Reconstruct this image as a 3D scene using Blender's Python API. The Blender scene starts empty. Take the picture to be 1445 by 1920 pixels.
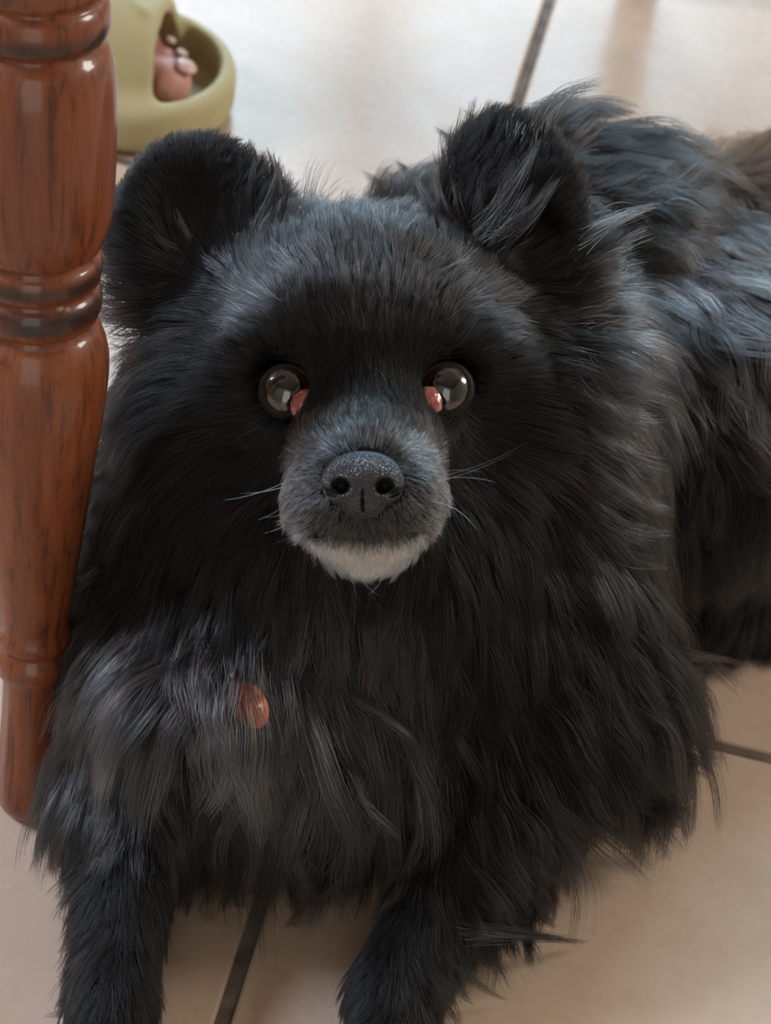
import bpy, bmesh, math, random
import numpy as np
from mathutils import Vector, Matrix, kdtree
from math import sin, cos, tan, pi, radians, sqrt

# ------------------------------------------------------------------ camera
S = bpy.context.scene
COL = S.collection
PW, PH, FPX = 1445., 1920., 4800.
PITCH, ROLL, DIST = radians(43), radians(9.5), 1.26
FWD = np.array([0, cos(PITCH), -sin(PITCH)])
_r0 = np.array([1., 0, 0]); _u0 = np.cross(_r0, FWD)
RGT = _r0*cos(ROLL) + _u0*sin(ROLL)
UPV = np.cross(RGT, FWD)
CAM = -FWD*DIST
cam_data = bpy.data.cameras.new('camera')
cam = bpy.data.objects.new('camera', cam_data); COL.objects.link(cam)
cam.matrix_world = Matrix([[RGT[i], UPV[i], -FWD[i], CAM[i]] for i in range(3)] + [[0, 0, 0, 1]])
cam_data.sensor_fit = 'VERTICAL'; cam_data.sensor_height = 36.; cam_data.sensor_width = 36.
cam_data.lens = FPX*36./PH
cam_data.clip_start = .05
cam_data.dof.use_dof = True
cam_data.dof.focus_distance = .985
cam_data.dof.aperture_fstop = 14
S.camera = cam

# ------------------------------------------------------------------ world, lights, exposure
world = bpy.data.worlds.new('world'); S.world = world; world.use_nodes = True
bg = world.node_tree.nodes['Background']
bg.inputs['Color'].default_value = (.62, .8, 1., 1); bg.inputs['Strength'].default_value = .5
S.view_settings.view_transform = 'Standard'; S.view_settings.look = 'None'
S.view_settings.gamma = 1.; S.view_settings.use_curve_mapping = False
S.view_settings.exposure = 0.3
S.cycles.use_denoising = True; S.cycles.adaptive_threshold = .015
S.cycles.max_bounces = 8; S.cycles.diffuse_bounces = 3; S.cycles.glossy_bounces = 4
S.cycles.transparent_max_bounces = 16
YAW = radians(5.65)                       # the tile grid and the room are turned a little from the view
GRID0 = np.array([-.0098, -.0998])        # a crossing of two joints
def rm(x, y, z=0.):                       # room coordinates -> world
    return Vector((GRID0[0] + x*cos(YAW) + y*sin(YAW), GRID0[1] - x*sin(YAW) + y*cos(YAW), z))
def area(name, loc, target, sx, sy, power, color, spread=180):
    d = bpy.data.lights.new(name, 'AREA'); d.shape = 'RECTANGLE'; d.size = sx; d.size_y = sy
    d.energy = power; d.color = color; d.spread = radians(spread)
    o = bpy.data.objects.new(name, d); COL.objects.link(o)
    o.location = loc
    o.rotation_euler = (Vector(target)-Vector(loc)).to_track_quat('-Z', 'Y').to_euler()
    return o
ROOM = (-2.3, 2.2, -2.3, 2.3, 2.6)        # x0, x1, y0, y1, height
WB = (-1.0, 1.2, .95, 2.15)              # window in the back wall: x0, x1, z0, z1
WL = (-.6, .35, 1.25, 2.2)                 # window in the left wall: y0, y1, z0, z1
WR = (.5, 1.3, 1.2, 2.2)                # added window in the right wall, for rim light on the fur
WF = (-.2, 1.0, .0, 2.1)                  # doorway in the front wall: x0, x1, z0, z1
area('daylight_back', rm((WB[0]+WB[1])/2, ROOM[3]+.06, (WB[2]+WB[3])/2), rm((WB[0]+WB[1])/2, 0, (WB[2]+WB[3])/2), WB[1]-WB[0], WB[3]-WB[2], 122, (.52, .79, 1.))
area('daylight_left', rm(ROOM[0]-.06, (WL[0]+WL[1])/2, (WL[2]+WL[3])/2), rm(0, (WL[0]+WL[1])/2, (WL[2]+WL[3])/2), WL[1]-WL[0], WL[3]-WL[2], 125, (.69, .79, 1.))
area('added_light_right', rm(ROOM[1]+.06, (WR[0]+WR[1])/2, (WR[2]+WR[3])/2), rm(0, (WR[0]+WR[1])/2, (WR[2]+WR[3])/2), WR[1]-WR[0], WR[3]-WR[2], 58, (1., .93, .86))  # added lamp that rims the ruff and back from the right
area('daylight_door', rm((WF[0]+WF[1])/2, ROOM[2]-.06, (WF[2]+WF[3])/2), rm((WF[0]+WF[1])/2, 0, (WF[2]+WF[3])/2), WF[1]-WF[0], WF[3]-WF[2], 10, (1., .88, .72))

# ------------------------------------------------------------------ helpers
def ray(x, y): return FWD + RGT*(x-PW/2)/FPX - UPV*(y-PH/2)/FPX
def at(x, y, dep): return CAM + ray(x, y)*dep                 # a point at a chosen distance
def onz(x, y, z=0.):
    d = ray(x, y); return CAM + d*((z-CAM[2])/d[2])
def tag(o, label=None, cat=None, group=None, kind=None):
    for k, v in (('label', label), ('category', cat), ('group', group), ('kind', kind)):
        if v: o[k] = v
    return o
def link(name, data, mat=None, parent=None, smooth=True):
    o = bpy.data.objects.new(name, data); COL.objects.link(o)
    if mat is not None: data.materials.append(mat)
    if parent is not None: o.parent = parent
    if smooth and hasattr(data, 'polygons') and len(data.polygons):
        data.polygons.foreach_set('use_smooth', [True]*len(data.polygons))
    return o
def mesh(name, v, f):
    m = bpy.data.meshes.new(name); m.from_pydata([tuple(p) for p in v], [], [tuple(q) for q in f]); m.update(); return m
def empty(name, loc=(0, 0, 0)):
    o = bpy.data.objects.new(name, None); COL.objects.link(o); o.location = loc; o.empty_display_size = .05; return o
def box_bm(bm, lo, hi, bevel=0.):
    r = bmesh.ops.create_cube(bm, size=1.)
    for v in r['verts']:
        v.co = Vector([(lo[i]+hi[i])/2 + v.co[i]*(hi[i]-lo[i]) for i in range(3)])
    if bevel:
        es = list({e for v in r['verts'] for e in v.link_edges})
        bmesh.ops.bevel(bm, geom=es, offset=bevel, segments=2, affect='EDGES', profile=.5)
def bm_obj(name, bm, mat, parent=None, smooth=True):
    m = bpy.data.meshes.new(name); bm.to_mesh(m); bm.free(); return link(name, m, mat, parent, smooth)
def lathe(name, prof, mat, parent=None, seg=72):              # prof: (radius, z) from bottom to top
    v, f = [], []
    n = len(prof)
    for r, z in prof:
        for k in range(seg):
            a = 2*pi*k/seg; v.append((r*cos(a), r*sin(a), z))
    for i in range(n-1):
        for k in range(seg):
            a, b = i*seg+k, i*seg+(k+1) % seg
            f.append((a, b, b+seg, a+seg))
    f.append(tuple(range(seg-1, -1, -1))); f.append(tuple(range((n-1)*seg, n*seg)))
    return link(name, mesh(name, v, f), mat, parent)

class Mat:
    def __init__(s, name, rough=.5, color=(.5, .5, .5), **kw):
        s.m = bpy.data.materials.new(name); s.m.use_nodes = True
        s.t = s.m.node_tree; s.N = s.t.nodes; s.L = s.t.links
        s.b = s.N['Principled BSDF']
        s.b.inputs['Roughness'].default_value = rough
        s.b.inputs['Base Color'].default_value = (*color, 1)
        for k, v in kw.items(): s.b.inputs[k.replace('_', ' ')].default_value = v
    def n(s, typ, **kw):
        n = s.N.new('ShaderNode'+typ)
        for k, v in kw.items():
            if k in n.inputs: n.inputs[k].default_value = v
            else: setattr(n, k, v)
        return n
    def coord(s, scale=(1, 1, 1), kind='Object'):
        c = s.n('TexCoord'); mp = s.n('Mapping'); s.L.new(c.outputs[kind], mp.inputs['Vector'])
        mp.inputs['Scale'].default_value = scale; return mp.outputs['Vector']
    def noise(s, vec, scale, detail=4, rough=.55, dist=0.):
        n = s.n('TexNoise'); n.inputs['Scale'].default_value = scale; n.inputs['Detail'].default_value = detail
        n.inputs['Roughness'].default_value = rough; n.inputs['Distortion'].default_value = dist
        s.L.new(vec, n.inputs['Vector']); return n.outputs['Fac']
    def ramp(s, fac, stops):
        r = s.n('ValToRGB'); e = r.color_ramp.elements
        while len(e) < len(stops): e.new(.5)
        for i, (p, c) in enumerate(stops):
            e[i].position = p; e[i].color = (*c, 1) if len(c) == 3 else c
        s.L.new(fac, r.inputs['Fac']); return r.outputs['Color']
    def mix(s, fac, a, b, mode='MIX'):
        m = s.n('Mix'); m.data_type = 'RGBA'; m.blend_type = mode
        for sock, val in ((0, fac), (6, a), (7, b)):
            if hasattr(val, 'links'): s.L.new(val, m.inputs[sock])
            else: m.inputs[sock].default_value = val if sock == 0 else (*val, 1)
        return m.outputs[2]
    def bump(s, h, strength=.3, dist=.002, prev=None):
        b = s.n('Bump'); b.inputs['Strength'].default_value = strength; b.inputs['Distance'].default_value = dist
        s.L.new(h, b.inputs['Height'])
        if prev is not None: s.L.new(prev, b.inputs['Normal'])
        return b.outputs['Normal']
    def set(s, k, v): s.L.new(v, s.b.inputs[k])

# ---- signed distance sculpting: numpy volumes turned into one continuous mesh
class SDF:
    def __init__(s, lo, hi, h):
        s.lo = np.array(lo, float); s.h = h
        s.n = np.ceil((np.array(hi)-s.lo)/h).astype(int)+1
        s.ax = [s.lo[i]+h*np.arange(s.n[i]) for i in range(3)]
        s.v = np.full(s.n, .08, np.float32)
    def _sub(s, lo, hi, m):
        i0 = np.maximum(((np.array(lo)-m-s.lo)/s.h).astype(int), 0)
        i1 = np.minimum(((np.array(hi)+m-s.lo)/s.h).astype(int)+2, s.n)
        sl = tuple(slice(a, max(a, b)) for a, b in zip(i0, i1))
        g = np.meshgrid(*[s.ax[i][sl[i]] for i in range(3)], indexing='ij')
        return sl, np.stack(g, -1)
    def put(s, sl, d, k, op='add'):
        a = s.v[sl]
        if a.size == 0: return
        d = d.astype(np.float32)
        if op == 'cut':
            d = -d; h = np.maximum(k-np.abs(a-d), 0)/k; s.v[sl] = np.maximum(a, d) + h*h*k*.25
        else:
            h = np.maximum(k-np.abs(a-d), 0)/k; s.v[sl] = np.minimum(a, d) - h*h*k*.25
    def cone(s, a, b, ra, rb, k=.02, op='add', m=.045):        # capsule with two radii
        a = np.array(a, float); b = np.array(b, float)
        sl, P = s._sub(np.minimum(a-ra, b-rb), np.maximum(a+ra, b+rb), m)
        ab = b-a; t = np.clip(((P-a)@ab)/max(ab@ab, 1e-12), 0, 1)
        d = np.linalg.norm(P-a-t[..., None]*ab, axis=-1) - (ra+(rb-ra)*t)
        s.put(sl, d, k, op)
    def ell(s, c, ax, r, k=.02, op='add', m=.045):             # ellipsoid, rows of ax are its axes
        c = np.array(c, float); ax = np.array(ax, float); r = np.array(r, float)
        e = np.sqrt(((ax*r[:, None])**2).sum(0))
        sl, P = s._sub(c-e, c+e, m)
        q = (P-c)@ax.T
        k0 = np.linalg.norm(q/r, axis=-1); k1 = np.linalg.norm(q/(r*r), axis=-1)
        s.put(sl, k0*(k0-1)/np.maximum(k1, 1e-6), k, op)
    def func(s, lo, hi, fn, k=.004, op='add', m=.02):
        sl, P = s._sub(lo, hi, m); s.put(sl, fn(P), k, op)
    def sample(s, P, grad=False):
        q = (P-s.lo)/s.h; q = np.clip(q, 0, s.n-1.001); i = q.astype(int); f = (q-i).astype(np.float32)
        v = s.v; x, y, z = i.T; fx, fy, fz = f.T
        c = [[[v[x+a, y+b, z+e] for e in (0, 1)] for b in (0, 1)] for a in (0, 1)]
        L = lambda a, b, t: a+(b-a)*t
        c00, c01 = L(c[0][0][0], c[1][0][0], fx), L(c[0][0][1], c[1][0][1], fx)
        c10, c11 = L(c[0][1][0], c[1][1][0], fx), L(c[0][1][1], c[1][1][1], fx)
        d = L(L(c00, c10, fy), L(c01, c11, fy), fz)
        if not grad: return d
        gx = L(L(c[1][0][0]-c[0][0][0], c[1][1][0]-c[0][1][0], fy), L(c[1][0][1]-c[0][0][1], c[1][1][1]-c[0][1][1], fy), fz)
        gy = L(c10-c00, c11-c01, fz); gz = L(c01-c00, c11-c10, fy)
        g = np.stack([gx, gy, gz], -1); g /= np.maximum(np.linalg.norm(g, axis=-1, keepdims=True), 1e-6)
        return d, g
    def mesh(s, iters=2):                                      # surface nets
        v = s.v; ins = v < 0
        N = s.n-1
        cnt = np.zeros(N, np.int8)
        for a in (0, 1):
            for b in (0, 1):
                for c in (0, 1): cnt += ins[a:a+N[0], b:b+N[1], c:c+N[2]]
        act = (cnt > 0) & (cnt < 8)
        idx = np.full(N, -1, np.int64); cells = np.argwhere(act); idx[act] = np.arange(len(cells))
        acc = np.zeros((len(cells), 3)); num = np.zeros(len(cells))
        cor = [(a, b, c) for a in (0, 1) for b in (0, 1) for c in (0, 1)]
        for A in cor:
            for ax in range(3):
                if A[ax]: continue
                B = list(A); B[ax] = 1
                va = v[tuple((cells+A).T)]; vb = v[tuple((cells+B).T)]
                mk = (va < 0) != (vb < 0)
                t = np.where(mk, va/np.where(mk, va-vb, 1), 0)
                p = np.array(A, float)+np.zeros((len(cells), 3)); p[:, ax] += t
                acc += p*mk[:, None]; num += mk
        V = s.lo + s.h*(cells + acc/num[:, None])
        F = []
        for ax in range(3):
            o = [0, 1, 2]; o.remove(ax); b, c = o
            sh = [slice(1, None)]*3; sh[ax] = slice(None)
            a0 = ins[tuple(slice(1, -1) if i != ax else slice(0, -1) for i in range(3))]
            a1 = ins[tuple(slice(1, -1) if i != ax else slice(1, None) for i in range(3))]
            e = np.argwhere(a0 != a1); fl = a0[tuple(e.T)]
            off = np.ones(3, int); off[ax] = 0
            base = e+off
            q = []
            for db, dc in ((-1, -1), (0, -1), (0, 0), (-1, 0)):
                p = base.copy(); p[:, b] += db; p[:, c] += dc; q.append(idx[tuple(p.T)])
            q = np.stack(q, 1)
            flip = fl if ax != 1 else ~fl
            q[~flip] = q[~flip][:, ::-1]
            F.append(q)
        F = np.concatenate(F)
        for _ in range(iters):                                 # light relaxing
            sm = np.zeros_like(V); n = np.zeros(len(V))
            for i in range(4):
                for j in (1, 3):
                    np.add.at(sm, F[:, i], V[F[:, (i+j) % 4]]); np.add.at(n, F[:, i], 1)
            V = V*.5 + .5*sm/np.maximum(n, 1)[:, None]
        return V, F
def np_mesh(name, V, F):
    m = bpy.data.meshes.new(name)
    m.vertices.add(len(V)); m.vertices.foreach_set('co', V.astype(np.float32).ravel())
    k = F.shape[1]
    m.loops.add(F.size); m.loops.foreach_set('vertex_index', F.astype(np.int32).ravel())
    m.polygons.add(len(F)); m.polygons.foreach_set('loop_start', np.arange(len(F), dtype=np.int32)*k)
    m.update(calc_edges=True); m.validate(); return m
CF = np.array([RGT, -UPV, -FWD])                               # axes: right, down, towards the viewer
def rot_ax(A, axis, deg):
    M = np.array(Matrix.Rotation(radians(deg), 3, Vector(axis))); return A@M.T

# ------------------------------------------------------------------ room shell and floor
plaster = Mat('plaster', .9, (.36, .29, .21)); v = plaster.coord((1, 1, 1), 'Generated')
plaster.set('Normal', plaster.bump(plaster.noise(v, 60), .15, .002))
planks = Mat('ceiling_wood', .7, (.17, .11, .07)); planks.set('Base Color', planks.ramp(planks.noise(planks.coord((.3, 6, 1)), 5, 4), [(.3, (.13, .08, .05)), (.7, (.21, .14, .09))]))
white = Mat('white_paint', .45, (.75, .75, .73)); v = white.coord()
white.set('Normal', white.bump(white.noise(v, 40), .05, .001))
def slab_mesh(pts):                       # list of boxes (room coordinates) as one mesh
    bm = bmesh.new()
    for lo, hi in pts: box_bm(bm, lo, hi)
    for v in bm.verts: v.co = rm(v.co.x, v.co.y, v.co.z)
    return bm
X0, X1, Y0, Y1, HT = ROOM; T = .12
def wall(name, along, pos, a0, a1, w):
    b0, b1, z0, z1 = w if w else (a1, a1, 0, HT)
    segs = [(a0, b0, 0, HT), (b1, a1, 0, HT), (b0, b1, 0, z0), (b0, b1, z1, HT)] if w else [(a0, a1, 0, HT)]
    bx = []
    for s0, s1, q0, q1 in segs:
        if s1-s0 < 1e-4 or q1-q0 < 1e-4: continue
        bx.append(((s0, pos[0], q0), (s1, pos[1], q1)) if along == 'x' else ((pos[0], s0, q0), (pos[1], s1, q1)))
    return tag(bm_obj(name, slab_mesh(bx), plaster.m, smooth=False), kind='structure')
wall('wall_back', 'x', (Y1, Y1+T), X0-T, X1+T, WB)
wall('wall_front', 'x', (Y0-T, Y0), X0-T, X1+T, WF)
wall('wall_left', 'y', (X0-T, X0), Y0, Y1, WL)
wall('wall_right', 'y', (X1, X1+T), Y0, Y1, WR)
tag(bm_obj('ceiling', slab_mesh([((X0-T, Y0-T, HT), (X1+T, Y1+T, HT+.1))]), planks.m, smooth=False), kind='structure')
def window(name, along, pos, w, bars):
    b0, b1, z0, z1 = w; fw = .05; bx = []
    def q(s0, s1, q0, q1): bx.append(((s0, pos-.02, q0), (s1, pos+.02, q1)) if along == 'x' else ((pos-.02, s0, q0), (pos+.02, s1, q1)))
    q(b0, b0+fw, z0, z1); q(b1-fw, b1, z0, z1); q(b0+fw, b1-fw, z0, z0+fw); q(b0+fw, b1-fw, z1-fw, z1)
    for i in range(1, bars+1):
        c = b0+(b1-b0)*i/(bars+1); q(c-.02, c+.02, z0+fw, z1-fw)
    return tag(bm_obj(name, slab_mesh(bx), white.m, smooth=False), kind='structure')
window('window_1', 'x', Y1+.02, WB, 3)
window('window_2', 'y', X0-.02, WL, 1)
window('added_window', 'y', X1+.02, WR, 1)

grout = Mat('grout', .85, (.16, .125, .095)); v = grout.coord()
n = grout.noise(v, 90, 6); grout.set('Base Color', grout.ramp(n, [(.3, (.085, .065, .05)), (.7, (.19, .155, .12))]))
grout.set('Normal', grout.bump(n, .6, .003))
floor = tag(bm_obj('floor', slab_mesh([((X0-T, Y0-T, -.06), (X1+T, Y1+T, -.0022))]), grout.m, smooth=False), kind='structure')
tile = Mat('glazed_tile', .36, (.5, .43, .35), IOR=1.34); v = tile.coord()
inf = tile.n('ObjectInfo'); sh = tile.n('VectorMath', operation='ADD'); sc = tile.n('VectorMath', operation='SCALE'); sc.inputs['Scale'].default_value = 1.3
tile.L.new(inf.outputs['Location'], sc.inputs[0]); tile.L.new(v, sh.inputs[0]); tile.L.new(sc.outputs[0], sh.inputs[1]); v = sh.outputs[0]
n1 = tile.noise(v, 7, 6, .6, .6); n2 = tile.noise(v, 38, 5, .65)
c = tile.ramp(n1, [(.3, (.47, .34, .245)), (.5, (.525, .388, .287)), (.72, (.56, .425, .322))])
c = tile.mix(.22, c, tile.ramp(n2, [(.35, (.455, .33, .238)), (.65, (.57, .435, .332))]))
vo = tile.n('TexVoronoi'); vo.inputs['Scale'].default_value = 17; tile.L.new(v, vo.inputs['Vector'])
sp = tile.ramp(vo.outputs['Distance'], [(.0, (1, 1, 1)), (.035, (1, 1, 1)), (.06, (0, 0, 0))])
nm = tile.noise(v, 5.3, 1); spm = tile.mix(1., sp, tile.ramp(nm, [(.56, (0, 0, 0)), (.6, (1, 1, 1))]), 'MULTIPLY')
c = tile.mix(spm, c, (.16, .13, .11))
tile.set('Base Color', c)
tile.set('Roughness', tile.ramp(n2, [(.3, (.25,)*3), (.7, (.30,)*3)]))
nb = tile.bump(tile.noise(v, 9, 2), .25, .004); tile.set('Normal', tile.bump(n2, .12, .001, nb))
TS, GW = .3325, .0064
bm = bmesh.new(); box_bm(bm, (-TS/2+GW/2, -TS/2+GW/2, -.012), (TS/2-GW/2, TS/2-GW/2, 0.), .0016)
tm = bpy.data.meshes.new('tile'); bm.to_mesh(tm); bm.free(); tm.materials.append(tile.m)
for i in range(-7, 7):
    for j in range(-7, 7):
        o = bpy.data.objects.new('tile', tm); COL.objects.link(o); o.parent = floor
        p = rm((i+.5)*TS, (j+.5)*TS); o.location = p; o.rotation_euler = (0, 0, -YAW)

# ------------------------------------------------------------------ turned wooden leg
LF = onz(61, 1506)                                             # foot of the leg on the floor
LT = at(67, 0, 1.0); LT = LF + np.array([0, 0, 0.])
_tr = ray(67, 0); LTOP = CAM + _tr*((LF[1]+.042-CAM[1])/_tr[1])
LAX = (LTOP-LF); LLEN = np.linalg.norm(LAX); LAX = LAX/LLEN
def leg_s(y):                                                  # distance up the leg axis of an image row
    lo, hi = -.2, .9
    for _ in range(50):
        m = (lo+hi)/2; p = LF+LAX*m-CAM; py = PH/2-FPX*(p@UPV)/(p@FWD)
        lo, hi = (m, hi) if py > y else (lo, m)
    return lo
def leg_p(y, r): s = leg_s(y); return (r*((LF+LAX*s-CAM)@FWD)/FPX, s)
wood = Mat('varnished_wood', .4, (.2, .07, .03), Coat_Weight=.55, Coat_Roughness=.13, Specular_IOR_Level=.25)
v = wood.coord((1, 1, .07)); g = wood.noise(v, 260, 4, .6, .3); g2 = wood.noise(wood.coord((1, 1, .16)), 45, 3, .5, .8)
c = wood.ramp(g2, [(.3, (.085, .022, .009)), (.5, (.165, .042, .014)), (.72, (.25, .075, .026))])
c = wood.mix(.6, c, wood.ramp(g, [(.36, (.045, .014, .009)), (.46, (.18, .046, .015)), (.7, (.24, .068, .022))]))
pv = wood.noise(wood.coord((1, 1, .06)), 700, 2, .5)
c = wood.mix(wood.ramp(pv, [(.64, (0, 0, 0)), (.74, (.5,)*3)]), c, (.055, .018, .01))
xz = wood.n('SeparateXYZ'); wood.L.new(wood.n('TexCoord').outputs['Object'], xz.inputs[0])
LROWS = ((50, 22), (566, 530), (502, 478))      # dark-stained bands on the beads
bz = []
for y1, y0 in LROWS: bz.append((leg_s(y1), leg_s(y0)))
bsum = None
for z0, z1 in bz:
    mr = wood.n('MapRange', interpolation_type='SMOOTHSTEP'); mr.inputs['From Min'].default_value = z0-.003; mr.inputs['From Max'].default_value = z0+.002; wood.L.new(xz.outputs[2], mr.inputs['Value'])
    m2 = wood.n('MapRange', interpolation_type='SMOOTHSTEP'); m2.inputs['From Min'].default_value = z1+.003; m2.inputs['From Max'].default_value = z1-.002; wood.L.new(xz.outputs[2], m2.inputs['Value'])
    mu = wood.n('Math', operation='MULTIPLY'); wood.L.new(mr.outputs[0], mu.inputs[0]); wood.L.new(m2.outputs[0], mu.inputs[1])
    if bsum is None: bsum = mu.outputs[0]
    else:
        ad = wood.n('Math', operation='ADD'); wood.L.new(bsum, ad.inputs[0]); wood.L.new(mu.outputs[0], ad.inputs[1]); bsum = ad.outputs[0]
bn = wood.n('Math', operation='MULTIPLY'); wood.L.new(bsum, bn.inputs[0]); wood.L.new(wood.ramp(wood.noise(wood.coord(), 60, 4), [(.3, (.55,)*3), (.6, (1,)*3)]), bn.inputs[1])
c = wood.mix(bn.outputs[0], c, (.03, .014, .010))
nk = wood.n('TexVoronoi'); nk.inputs['Scale'].default_value = 46; wood.L.new(wood.coord((1, 1, 1.6)), nk.inputs['Vector'])
nkm = wood.mix(1., wood.ramp(nk.outputs['Distance'], [(.05, (1,)*3), (.1, (0,)*3)]), wood.ramp(wood.noise(wood.coord(), 30, 2), [(.62, (0,)*3), (.66, (1,)*3)]), 'MULTIPLY')
c = wood.mix(nkm, c, (.52, .33, .24))
wood.set('Base Color', c); wood.set('Roughness', wood.ramp(wood.noise(wood.coord(), 24, 5), [(.3, (.36,)*3), (.7, (.55,)*3)]))
wood.set('Normal', wood.bump(g, .25, .0006, wood.bump(pv, .2, .0004)))
rows = [(1506, 46), (1502, 58), (1490, 66), (1470, 70), (1440, 69), (1400, 64), (1340, 58.5), (1290, 56.5), (1262, 56),
        (1254, 58), (1248, 69), (1238, 73), (1226, 74), (1214, 72), (1206, 63), (1200, 62), (1194, 70), (1184, 73), (1174, 71), (1165, 66),
        (1150, 67), (1100, 76), (1040, 86), (970, 98), (900, 109), (830, 120), (780, 129), (730, 136), (690, 140), (660, 140), (635, 135),
        (615, 127), (600, 118), (592, 106), (587, 107), (580, 120), (565, 126), (548, 127.5), (535, 125), (527, 119.5), (522, 110), (518, 114),
        (510, 124), (496, 127.5), (480, 127), (468, 122.5), (461, 110), (457, 113), (450, 125), (438, 131), (420, 138), (395, 145), (360, 149), (300, 152),
        (230, 153.5), (160, 153), (120, 150.5), (95, 144), (78, 136), (68, 122), (62, 122), (54, 135), (42, 140), (25, 142.5), (8, 141.5), (-8, 137),
        (-16, 129), (-22, 122), (-30, 133), (-42, 139), (-60, 142), (-80, 140), (-92, 134), (-100, 126), (-120, 118), (-170, 112), (-240, 118), (-330, 132), (-420, 140)]
prof = [leg_p(y, r) for y, r in rows]
leg = lathe('table_leg', prof, wood.m)
tag(leg, 'turned reddish-brown wooden table leg with bead rings standing beside the black dog', 'table leg')
q = Vector(LAX).to_track_quat('Z', 'Y'); leg.rotation_euler = q.to_euler(); leg.location = LF
bm = bmesh.new(); hb = .036; s1 = prof[-1][1]; box_bm(bm, (-hb, -hb, s1-.002), (hb, hb, s1+.16), .003)
blk = bm_obj('square_block', bm, wood.m, leg)

# ------------------------------------------------------------------ the dog: one continuous sculpted body
def R_(px, dep): return px*dep/FPX
dog = empty('dog', onz(620, 1500))
dog_inv = Matrix.Translation(-Vector(dog.location))
tag(dog, 'fluffy black dog with a greying muzzle lying on beige tiles looking up', 'dog')
B = SDF((-.17, -.50, .0), (.46, .30, .345), .004)
def E(px, py, dep, rx, ry, rz, k=.02, op='add', rot=0, yaw=0, tilt=0):
    A = rot_ax(CF, -FWD, rot)                                   # turn in the face plane, then about the vertical
    A = rot_ax(A, UPV, yaw); A = rot_ax(A, RGT, tilt)
    B.ell(at(px, py, dep), A, (R_(rx, dep), R_(ry, dep), rz), k, op)
def Cn(p, q, ra, rb, k=.02, op='add'): B.cone(p, q, ra, rb, k, op)
# trunk, from the chest back to the rump
Cn((-.012, -.125, .115), (.115, .0, .10), .088, .070, .03)
Cn((.115, .0, .10), (.235, .065, .078), .070, .060, .03)
Cn(at(1060, 480, 1.185), (.235, .07, .078), .036, .055, .03); Cn(at(1020, 480, 1.18), (-.012, -.10, .12), .036, .078, .02)
E(1050, 780, 1.065, 120, 270, .04, .03)
B.ell((-.012, -.165, .10), np.eye(3), (.082, .055, .082), .03)
Cn((-.02, -.14, .13), at(690, 800, 1.09), .075, .066, .03)      # neck
E(1335, 800, 1.16, 160, 250, .06, .03)
E(1000, 425, 1.18, 150, 110, .05, .03); E(1130, 420, 1.19, 120, 110, .06, .03); E(810, 465, 1.17, 120, 80, .05, .03); E(405, 1290, 1.035, 170, 118, .04, .03); E(1090, 1300, 1.1, 150, 180, .05, .03)
E(520, 1445, 1.06, 170, 110, .03, .03); E(640, 1340, 1.05, 190, 150, .03, .03)
#                         # haunch on the viewer's right
Cn(onz(1300, 1120, .03), onz(1420, 1080, .03), .024, .024, .03) # hind foot
Cn((.26, .13, .10), at(1500, 360, 1.34), .022, .02, .03)          # tail
Cn(at(1500, 370, 1.34), at(1320, 360, 1.34), .024, .018, .02)
# forelegs stretched out to the front
for s0, e, w, p, sh in (((-.075, -.15, .1), onz(250, 1500, .042), onz(212, 1880, .024), onz(196, 2080, .02), 0),
                        ((.065, -.14, .1), onz(900, 1560, .045), onz(735, 1860, .024), onz(700, 2080, .02), 1)):
    Cn(s0, e, .045, .026, .03); Cn(e, w, .022, .0135, .02); Cn(w, p, .0135, .015, .012)
    p = np.array(p); d = (p-np.array(w)); d[2] = 0; d /= np.linalg.norm(d); n = np.array([-d[1], d[0], 0])
    for t in (-1.5, -.5, .5, 1.5):
        c = p + d*(.018-.004*abs(t)) + n*t*.0085; c[2] = .0115
        Cn(c-d*.012, c+d*.004, .009, .0085, .006)
# head
E(690, 615, 1.035, 262, 170, .064, .02)                         # skull
E(690, 530, 1.045, 205, 78, .05, .03)                           # crown
E(450, 760, 1.05, 165, 190, .05, .03); E(940, 760, 1.05, 165, 190, .05, .03)   # cheeks
Cn(at(687, 800, .995), at(684, 905, .945), R_(150, .99), R_(112, .945), .018)  # muzzle
E(612, 945, .947, 78, 70, .018, .012); E(757, 945, .947, 78, 70, .018, .012)   # lips
Cn(at(688, 970, .985), at(686, 970, .955), R_(110, .985), R_(85, .955), .01)
Cn(at(688, 970, 1.0), at(686, 984, .953), R_(75, 1.0), R_(56, .953), .004)  # lower jaw
for i in range(8):                                              # mouth line under the lips
    a0, a1 = [radians(200+140*(i+j)/8) for j in (0, 1)]
    B.cone(*[at(688+135*cos(a), 930-94*sin(a)-8*abs(cos(a)), .947-.0195*abs(sin(a))+.012*cos(a)**2) for a in (a0, a1)], .0022, .0022, .004, 'cut')
E(690, 715, .985, 70, 120, .012, .025)                          # bridge between the eyes
E(540, 655, .990, 95, 40, .012, .02); E(842, 655, .990, 95, 40, .012, .02)     # brows
EYES = ((538, 733), (836, 729)); EYER = .0112
for ex, ey in EYES: B.ell(at(ex, ey, .9805), CF, (.0125,)*3, .006, 'cut')
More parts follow.
